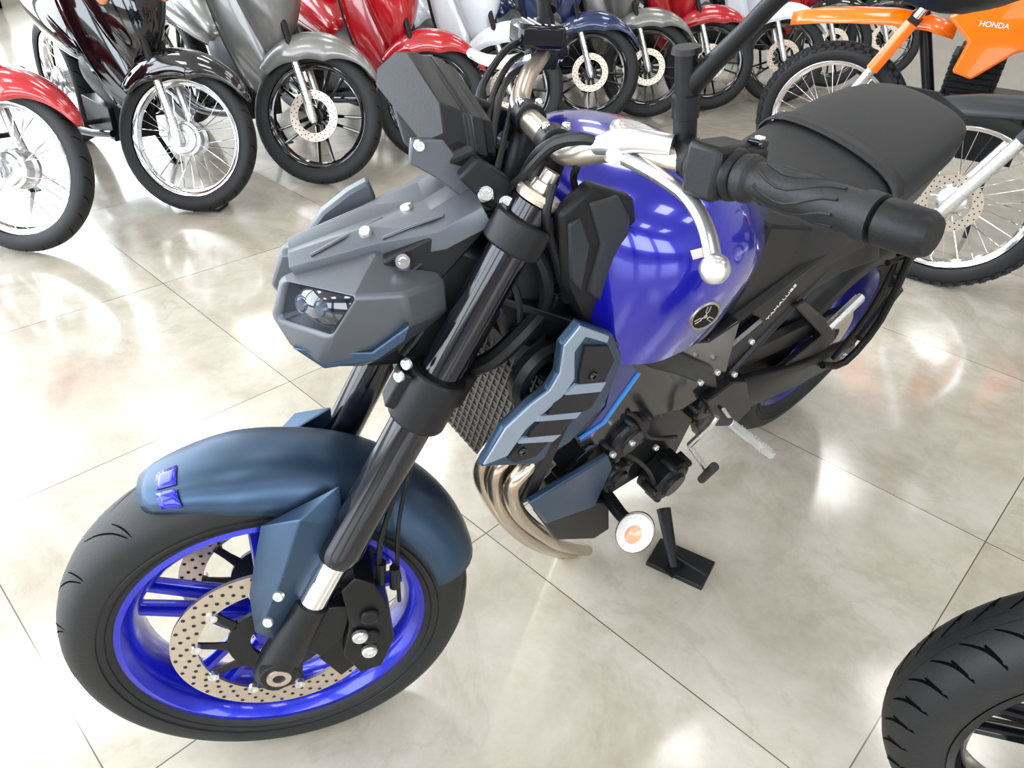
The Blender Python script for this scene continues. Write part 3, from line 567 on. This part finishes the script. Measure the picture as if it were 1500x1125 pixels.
def scooter(label,cx,cy,col,fcol,kind,rimm,yaw=-43,steer=40,sc=1.0,legm=silver,low=dgr):
    R=.285*sc; p=W(cx,cy,R); root=thing('motor_scooter' if kind=='alloy' else 'underbone_motorcycle',label,'motorcycle',M.Translation((p.x,p.y,0))@M.Rotation(radians(yaw),4,'Z')@M.Rotation(-.03,4,'X')@M.Scale(sc,4))
    R=.285; a=radians(26); d=V((-sin(a),0,cos(a))); o0=V((.08,0,0))
    T=M.Translation(o0)@M.Rotation(radians(steer),4,d)@M.Translation(-o0); f=T@M.Translation((0,0,R))
    fwheel_bg(root,f,R,.036,kind,rimm,silver,'front_wheel')
    tq=lambda q,y:V((-q*sin(a),y,R+q*cos(a)))
    for s in(1,-1):
        MB().tube([tq(-.03,s*.075),tq(-.01,s*.075),tq(.05,s*.075),tq(.10,s*.072),tq(.25,s*.068)],[.012,.019,.019,.017,.0165],14).build('fork_leg',legm,root,T)
        MB().tube([tq(.25,s*.068),tq(.5,s*.05)],.014,12).build('fork_tube',blk,root,T)
    # fender: slim beak in front, deep skirts hiding the fork tops
    rg=[]
    for i in range(29):
        t=i/28; ph=radians(38+112*t); k=min(1,t/.4); w=.012+.075*k**.7-.03*max(0,t-.75)/.25; rr=R+.028+.022*sin(pi*t); dr=.012+.10*k**1.6*(1-.5*max(0,t-.7)/.3)
        rg.append([V((cos(ph)*(rr-dr*abs(u)**2.6),w*sin(u*pi/2),sin(ph)*(rr-dr*abs(u)**2.6))) for u in[-1+j/6 for j in range(13)]])
    MB().loft(rg,False,closed=False).build('front_fender',fcol,root,f,solid=.005,ang=60)
    # front cowl: one smooth shell with a sharp prow
    rg=[]
    for z,x0,x1,w in((.47,-.22,-.27,.02),(.54,-.17,-.30,.06),(.64,-.125,-.34,.115),(.76,-.125,-.38,.16),(.88,-.17,-.42,.175),(.98,-.24,-.45,.15),(1.05,-.32,-.46,.09)):
        rg.append([V((x0+(x1-x0)*((1-cos(t))/2)**.85,w*sin(t),z)) for t in[2*pi*i/24 for i in range(24)]])
    MB().loft(rg).build('front_cowl',col,root,sub=1,ang=180)
    for s in(1,-1):
        g=[]
        for i in range(15):
            t=i/14; wo=.05+.15*sin(pi*min(1,t*.62))**.8
            if t>.75: wo-=.06*(t-.75)/.25
            g.append([V((-.24-.12*t-.10*u**2,s*(.03+(wo-.03)*u),.36+.56*t-.05*u*(1-t))) for u in[j/9 for j in range(10)]])
        MB().loft(g,False,closed=False).build('leg_shield',col,root,solid=.014,ang=180)
        MB().loft([[V((p.x-.04,p.y*.92,p.z)) for p in r] for r in g],False,closed=False).build('inner_shield',low,root,solid=.02,ang=180)
        MB().ball((-.18,s*.115,.80),.034,sc=(1,.8,1.5)).build('indicator',orange,root)
    rg=[]
    for x,zt,zb,w in((-.38,.50,.30,.07),(-.50,.52,.27,.09),(-.62,.54,.30,.10),(-.75,.60,.36,.10)):
        rg.append([V((x,w*cos(t),(zt+zb)/2+(zt-zb)/2*sin(t))) for t in[2*pi*i/16 for i in range(16)]])
    MB().loft(rg).build('lower_cover',low,root,sub=1,ang=180)
    rg=[]
    for x,zt,zb,w in((-.62,.56,.46,.08),(-.72,.64,.44,.12),(-.85,.74,.44,.14),(-1.1,.76,.50,.135),(-1.35,.78,.60,.10),(-1.5,.80,.70,.05)):
        rg.append([V((x,w*cos(t),(zt+zb)/2+(zt-zb)/2*sin(t))) for t in[2*pi*i/16 for i in range(16)]])
    MB().loft(rg).build('body',col,root,sub=1,ang=180)
    rg=[]
    for x,z,w in((-.72,.74,.08),(-.85,.79,.12),(-1.05,.79,.13),(-1.15,.82,.12),(-1.4,.84,.08)):
        rg.append([V((x,w*cos(t),z+.035*sin(t))) for t in[2*pi*i/14 for i in range(14)]])
    MB().loft(rg).build('seat',seatm,root,sub=1,ang=180)
    mb=MB().box((-.62,0,.25),(.3,.18,.14)).tube([(-.36,0,.28),(-.55,0,.26)],[.05,.06],16)
    for k in range(6): mb.box((-.37-.02*k,0,.28),(.006,.13,.13))
    mb.build('engine',eng,root,bevel=.01)
    MB().tube([(-.45,-.1,.22),(-.7,-.13,.18),(-.9,-.14,.2),(-1.4,-.15,.3)],[.015,.018,.035,.045],14,sm=3).build('exhaust',gblk,root)
    fwheel_bg(root,M.Translation((-1.23,0,R)),R,.045,kind,rimm,silver,'rear_wheel')
    MB().tube([(-.6,-.2,.24),(-.6,.2,.24)],.011,8).build('foot_peg',blk,root)
    MB().tube([(-.62,.1,.25),(-.60,.2,.012)],.01,8).box((-.60,.205,.008),(.06,.04,.006)).build('side_stand',blk,root)
    MB().tube([(-.47,-.26,1.04),(-.44,-.18,1.07),(-.40,0,1.06),(-.44,.18,1.07),(-.47,.26,1.04)],.012,10,sm=3).build('handlebar',blk,root)
    MB().ball((-.27,0,.99),.07,sc=(.8,1.3,.7)).build('headlight',clear,root)
    return root
scooter('red underbone with spoked wheel at the far left edge, cut off by the frame',2,250,red,red,'wire',chrome,sc=1.05)
scooter('glossy black underbone with spoked chrome front wheel and silver drum hub',262,205,bkp,bkp,'wire',chrome,sc=1.03)
scooter('grey scooter with black alloy wheel, parked between the black and the red ones',456,172,gry,gry,'alloy',bkp,sc=1.05)
scooter('red scooter with black wheel right behind the instrument panel, beside the grey one',624,150,red,red,'alloy',bkp)
scooter('white scooter half hidden behind the front brake lever, beside the red one',742,132,wht,wht,'alloy',bkp)
scooter('navy blue scooter standing behind the clutch side of the handlebar',860,108,nav,nav,'alloy',bkp)
scooter('grey scooter far back, between the navy scooter and a red one',944,100,gry,gry,'alloy',bkp)
scooter('red scooter with black wheel far back, left of the upright mirror arm',1034,92,red,red,'alloy',bkp)
scooter('white scooter with black wheel far back, right of the mirror arm',1142,85,wht,wht,'alloy',bkp)
scooter('small dark red scooter at the far end of the row, next to the white one',1216,66,red,bkp,'alloy',bkp)
scooter('black scooter at the back behind the orange fender',1292,58,bkp,bkp,'alloy',bkp)
def dirt(label,cx,cy,yaw,fcol,bcol,txt,fo=(0,0)):
    R=.335; p=W(cx,cy,R); root=thing('off_road_motorcycle',label,'motorcycle',M.Translation((p.x,p.y,0))@M.Rotation(radians(yaw),4,'Z')@M.Rotation(-.06,4,'X'))
    a=radians(27); T=M.Identity(4); f=M.Translation((0,0,R))
    fwheel_bg(root,f,R,.045,'dirt',chrome,silver,'front_wheel')
    tq=lambda q,y,dx=0:V((-q*sin(a),y,R+q*cos(a)))+V((cos(a),0,sin(a)))*dx
    for s in(1,-1):
        MB().tube([tq(-.04,s*.095),tq(.0,s*.095),tq(.08,s*.095),tq(.36,s*.095)],[.015,.026,.022,.022],14).build('fork_leg',silver,root,T)
        MB().tube([tq(.36,s*.095),tq(.75,s*.095)],.018,12).build('fork_tube',chrome,root,T)
        MB().prism([V((x,s*.15,z)) for x,z in((-.36,.84),(-.50,.95),(-.78,.90),(-.95,.86),(-.80,.78),(-.64,.74),(-.52,.62),(-.44,.64),(-.46,.76))],(0,-s*.05,0)).build('tank_shroud',bcol,root,bevel=.012)
        MB().prism([V((x,s*.14,z)) for x,z in((-.86,.80),(-1.4,.92),(-1.5,.86),(-1.15,.66),(-.92,.62))],(0,-s*.05,0)).build('side_panel',bcol if txt else dgr,root,bevel=.01)
        MB().tube([tq(.30,s*.12),tq(.52,s*.12)],.02,10,fl=1.4).build('fork_guard',fcol,root,T)
        if txt: text('lettering',txt,.028,(-.53,s*.151,.83),(-s,0,-.0),(0,0,1),white,root,.002)
    rg=[]
    for x,z,w in((.27,.765,.012),(.22,.78,.05),(.13,.80,.075),(0,.815,.082),(-.15,.825,.078),(-.30,.815,.06),(-.40,.79,.035)):
        rg.append([V((x+fo[0],w*u,z+fo[1]-.05*abs(u)**2.2)) for u in[-1+j/5 for j in range(11)]])
    MB().loft(rg,False,closed=False).build('front_fender',fcol,root,T,solid=.006,ang=60)
    for q,nm in((.52,'lower_yoke'),(.74,'upper_yoke')): MB().box(tq(q,0),(.05,.24,.04),M.Rotation(-a,3,'Y')).build(nm,blk,root,T,bevel=.005)
    MB().prism([V((x,.11,z)) for x,z in((-.18,1.02),(-.12,.92),(-.18,.87),(-.28,.93))],(0,-.22,0)).build('headlight_mask',fcol,root,T,bevel=.02)
    MB().tube([(-.40,-.4,1.14),(-.36,-.15,1.10),(-.33,0,1.06),(-.36,.15,1.10),(-.40,.4,1.14)],.012,10,sm=3).build('handlebar',blk,root,T)
    mb=MB().box((-.62,0,.42),(.32,.2,.26)).box((-.52,0,.62),(.16,.15,.2)).tube([(-.25,0,.85),(-.4,0,.45),(-.5,0,.3)],.025,10).tube([(-.45,.0,.55),(-.4,-.05,.45),(-.5,-.09,.3)],.02,10)
    for k in range(7): mb.box((-.52,0,.54+.025*k),(.2,.19,.006))
    mb.build('engine',eng,root,bevel=.01)
    rg=[[V((x,w*cos(t),z+.04*sin(t))) for t in[2*pi*i/14 for i in range(14)]] for x,z,w in((-.55,.93,.06),(-.75,.88,.11),(-1.0,.88,.12),(-1.3,.93,.09),(-1.45,.95,.04))]
    MB().loft(rg).build('seat',seatm,root,sub=1,ang=180)
    MB().tube([(-.7,-.09,.35),(-1.0,-.13,.6),(-1.45,-.15,.78)],[.02,.045,.045],14).build('exhaust',blk,root)
    fwheel_bg(root,M.Translation((-1.36,0,.315)),.315,.055,'dirt',chrome,silver,'rear_wheel')
    mb=MB(); [mb.tube([(-.78,s*.1,.38),(-1.36,s*.11,.315)],.022,8) for s in(1,-1)]; mb.box((-.80,0,.38),(.04,.2,.04)).build('swingarm',silver,root)
    MB().tube([(-.7,.1,.3),(-.72,.26,.012)],.01,8).build('side_stand',blk,root)
    return root
dirt('orange off-road motorcycle with high front fender, behind the seat of the blue motorcycle',1216,172,150,org,org,'HONDA')
dirt('off-road motorcycle with charcoal fender and silver fork at the right edge of the photo',1398,287,145,dgr,dgr,None,(-.10,-.11))
# near right wheel
p=W(1650,1098,.3); rt=thing('motorcycle','black road motorcycle of which only a wheel shows in the lower right corner','motorcycle',M.Translation((p.x,p.y,0))@M.Rotation(radians(166),4,'Z'))
f=M.Translation((0,0,.3)); mb=MB(); rimring(mb,.217,.05)
for k in range(5):
    a=2*pi*k/5
    for s in(-1,1): rectspoke(mb,a+s*.4,.04,a+s*.13,.196,.026,.018,.03,.026)
mb.lathe((0,0,0),(0,1,0),[(.014,-.055),(.032,-.055),(.045,0),(.032,.055),(.014,.055)],32,closed=True)
o=mb.build('front_wheel',gblk,rt,f); tyre(o,f,.3,.056,.219,96,'rib'); disc(o,f,.066,.1,.14)
for s in(1,-1): MB().tube([(0,s*.1,.28),(-.02,s*.1,.36),(-.28,s*.1,.88)],[.024,.024,.025],16).build('fork_leg',blk,rt)
# stand pads
def pad(x,y,a,lb):
    g0=W(x,y); o=MB().box((0,0,.006),(.13,.085,.012)).build('stand_pad',rub,None,bevel=.002); o.matrix_world=M.Translation(g0)@M.Rotation(radians(a),4,'Z'); o['label']=lb; o['category']='pad'
pad(996,828,-30,'black rubber pad under the side stand of the blue motorcycle')
pad(308,303,-10,'black rubber pad on the floor beside the spoked wheel of the black underbone')
# ======================= ROOM
def floor_mat():
    a=bpy.data.materials.new('marble_tile'); a.use_nodes=True; N=a.node_tree.nodes; L=a.node_tree.links; b=N['Principled BSDF']
    t=N.new('ShaderNodeTexCoord'); mp=N.new('ShaderNodeMapping'); mp.vector_type='TEXTURE'
    mp.inputs['Location'].default_value=(-1.25803,2.30924,0); mp.inputs['Rotation'].default_value=(0,0,-.7503); mp.inputs['Scale'].default_value=(.82907,.82907,1)
    L.new(t.outputs['Object'],mp.inputs[0]); sp=N.new('ShaderNodeSeparateXYZ'); L.new(mp.outputs[0],sp.inputs[0])
    def mth(op,x,y=None):
        q=N.new('ShaderNodeMath'); q.operation=op
        for i,k in enumerate((x,y)):
            if k is None: continue
            if isinstance(k,(int,float)): q.inputs[i].default_value=k
            else: L.new(k,q.inputs[i])
        return q.outputs[0]
    d=[mth('ABSOLUTE',mth('SUBTRACT',mth('FRACT',mth('ADD',sp.outputs[ax],100.5)),.5)) for ax in('X','Y')]
    g=mth('LESS_THAN',mth('MINIMUM',d[0],d[1]),.0015)
    fl=N.new('ShaderNodeVectorMath'); fl.operation='FLOOR'; L.new(mp.outputs[0],fl.inputs[0])
    wn=N.new('ShaderNodeTexWhiteNoise'); L.new(fl.outputs[0],wn.inputs['Vector'])
    ad=N.new('ShaderNodeVectorMath'); ad.operation='MULTIPLY_ADD'; L.new(wn.outputs['Color'],ad.inputs[0]); ad.inputs[1].default_value=(7,7,7); L.new(mp.outputs[0],ad.inputs[2])
    def noi(sc,det,ro,di):
        n1=N.new('ShaderNodeTexNoise'); n1.inputs['Scale'].default_value=sc; n1.inputs['Detail'].default_value=det; n1.inputs['Roughness'].default_value=ro; n1.inputs['Distortion'].default_value=di; L.new(ad.outputs[0],n1.inputs['Vector']); return n1.outputs['Fac']
    cr=N.new('ShaderNodeValToRGB'); e=cr.color_ramp.elements; e[0].position=.32; e[0].color=(.36,.315,.245,1); e[1].position=.66; e[1].color=(.545,.505,.43,1)
    k=cr.color_ramp.elements.new(.5); k.color=(.465,.42,.345,1); L.new(noi(2.8,12,.68,.3),cr.inputs[0])
    vn=mth('ABSOLUTE',mth('SUBTRACT',noi(2.2,8,.62,.5),.5)); vr=N.new('ShaderNodeMapRange'); vr.inputs[1].default_value=0; vr.inputs[2].default_value=.025; vr.inputs[3].default_value=.34; vr.inputs[4].default_value=0; L.new(vn,vr.inputs[0])
    vm=mth('MULTIPLY',vr.outputs[0],noi(1.1,2,.5,0))
    m0=N.new('ShaderNodeMix'); m0.data_type='RGBA'; L.new(vm,m0.inputs[0]); L.new(cr.outputs[0],m0.inputs[6]); m0.inputs[7].default_value=(.26,.2,.14,1)
    mx=N.new('ShaderNodeMix'); mx.data_type='RGBA'; L.new(g,mx.inputs[0]); L.new(m0.outputs[2],mx.inputs[6]); mx.inputs[7].default_value=(.10,.075,.045,1); L.new(mx.outputs[2],b.inputs['Base Color'])
    b.inputs['Roughness'].default_value=.11; b.inputs['Specular IOR Level'].default_value=.6; b.inputs['Coat Weight'].default_value=1; b.inputs['Coat Roughness'].default_value=.17
    bu=N.new('ShaderNodeBump'); bu.inputs['Strength'].default_value=.5; bu.inputs['Distance'].default_value=.001; bu.invert=True; L.new(g,bu.inputs['Height']); L.new(bu.outputs[0],b.inputs['Normal'])
    return a
def struct(name,mb,m,**k):
    o=mb.build(name,m,None,**k); o['kind']='structure'; return o
X0,X1,Y0,Y1,ZC=-5,8,-4,10.5,4.5
struct('floor',MB().add([(X0,Y0,0),(X1,Y0,0),(X1,Y1,0),(X0,Y1,0)],[(0,1,2,3)]),floor_mat())
wallm=mat('wall_paint',(.34,.325,.30),.8)
struct('ceiling',MB().box(((X0+X1)/2,(Y0+Y1)/2,ZC+.05),(X1-X0,Y1-Y0,.1)),wallm)
struct('wall_back',MB().box(((X0+X1)/2,Y1+.05,ZC/2),(X1-X0,.1,ZC)),wallm)
struct('wall_right',MB().box((X1+.05,(Y0+Y1)/2,ZC/2),(.1,Y1-Y0,ZC)),wallm)
# left and front walls are glazed shop fronts
mb=MB().box((X0-.05,(Y0+Y1)/2,.15),(.1,Y1-Y0,.3)).box((X0-.05,(Y0+Y1)/2,ZC-.1),(.1,Y1-Y0,.2))
for k in range(6): mb.box((X0-.05,Y0+.1+k*(Y1-Y0-.2)/5,ZC/2),(.1,.2,ZC))
struct('wall_left',mb,wallm)
mb=MB().box(((X0+X1)/2,Y0-.05,.5),(X1-X0,.1,1)).box(((X0+X1)/2,Y0-.05,ZC-.6),(X1-X0,.1,1.2))
for k in range(5): mb.box((X0+.3+k*(X1-X0-.6)/4,Y0-.05,ZC/2),(.6,.1,ZC))
struct('wall_front',mb,wallm)
lm=mat('lamp_diffuser',(.97,.97,.96),.5,em=9)
for x in(-3.6,-1.2,1.2,3.6,6):
    for y in(-2.5,.5,3.5,6.5,9.3):
        t=thing('ceiling_light','square white ceiling light panel above the showroom','light',M.Translation((x,y,ZC)),'ceiling light panels')
        MB().box((0,0,-.02),(.95,.95,.04)).build('frame',wallm,t); MB().box((0,0,-.045),(.88,.88,.01)).build('diffuser',lm,t)
w=bpy.data.worlds.new('world'); bpy.context.scene.world=w; w.use_nodes=True; w.node_tree.nodes['Background'].inputs[0].default_value=(.84,.92,1,1); w.node_tree.nodes['Background'].inputs[1].default_value=8.5
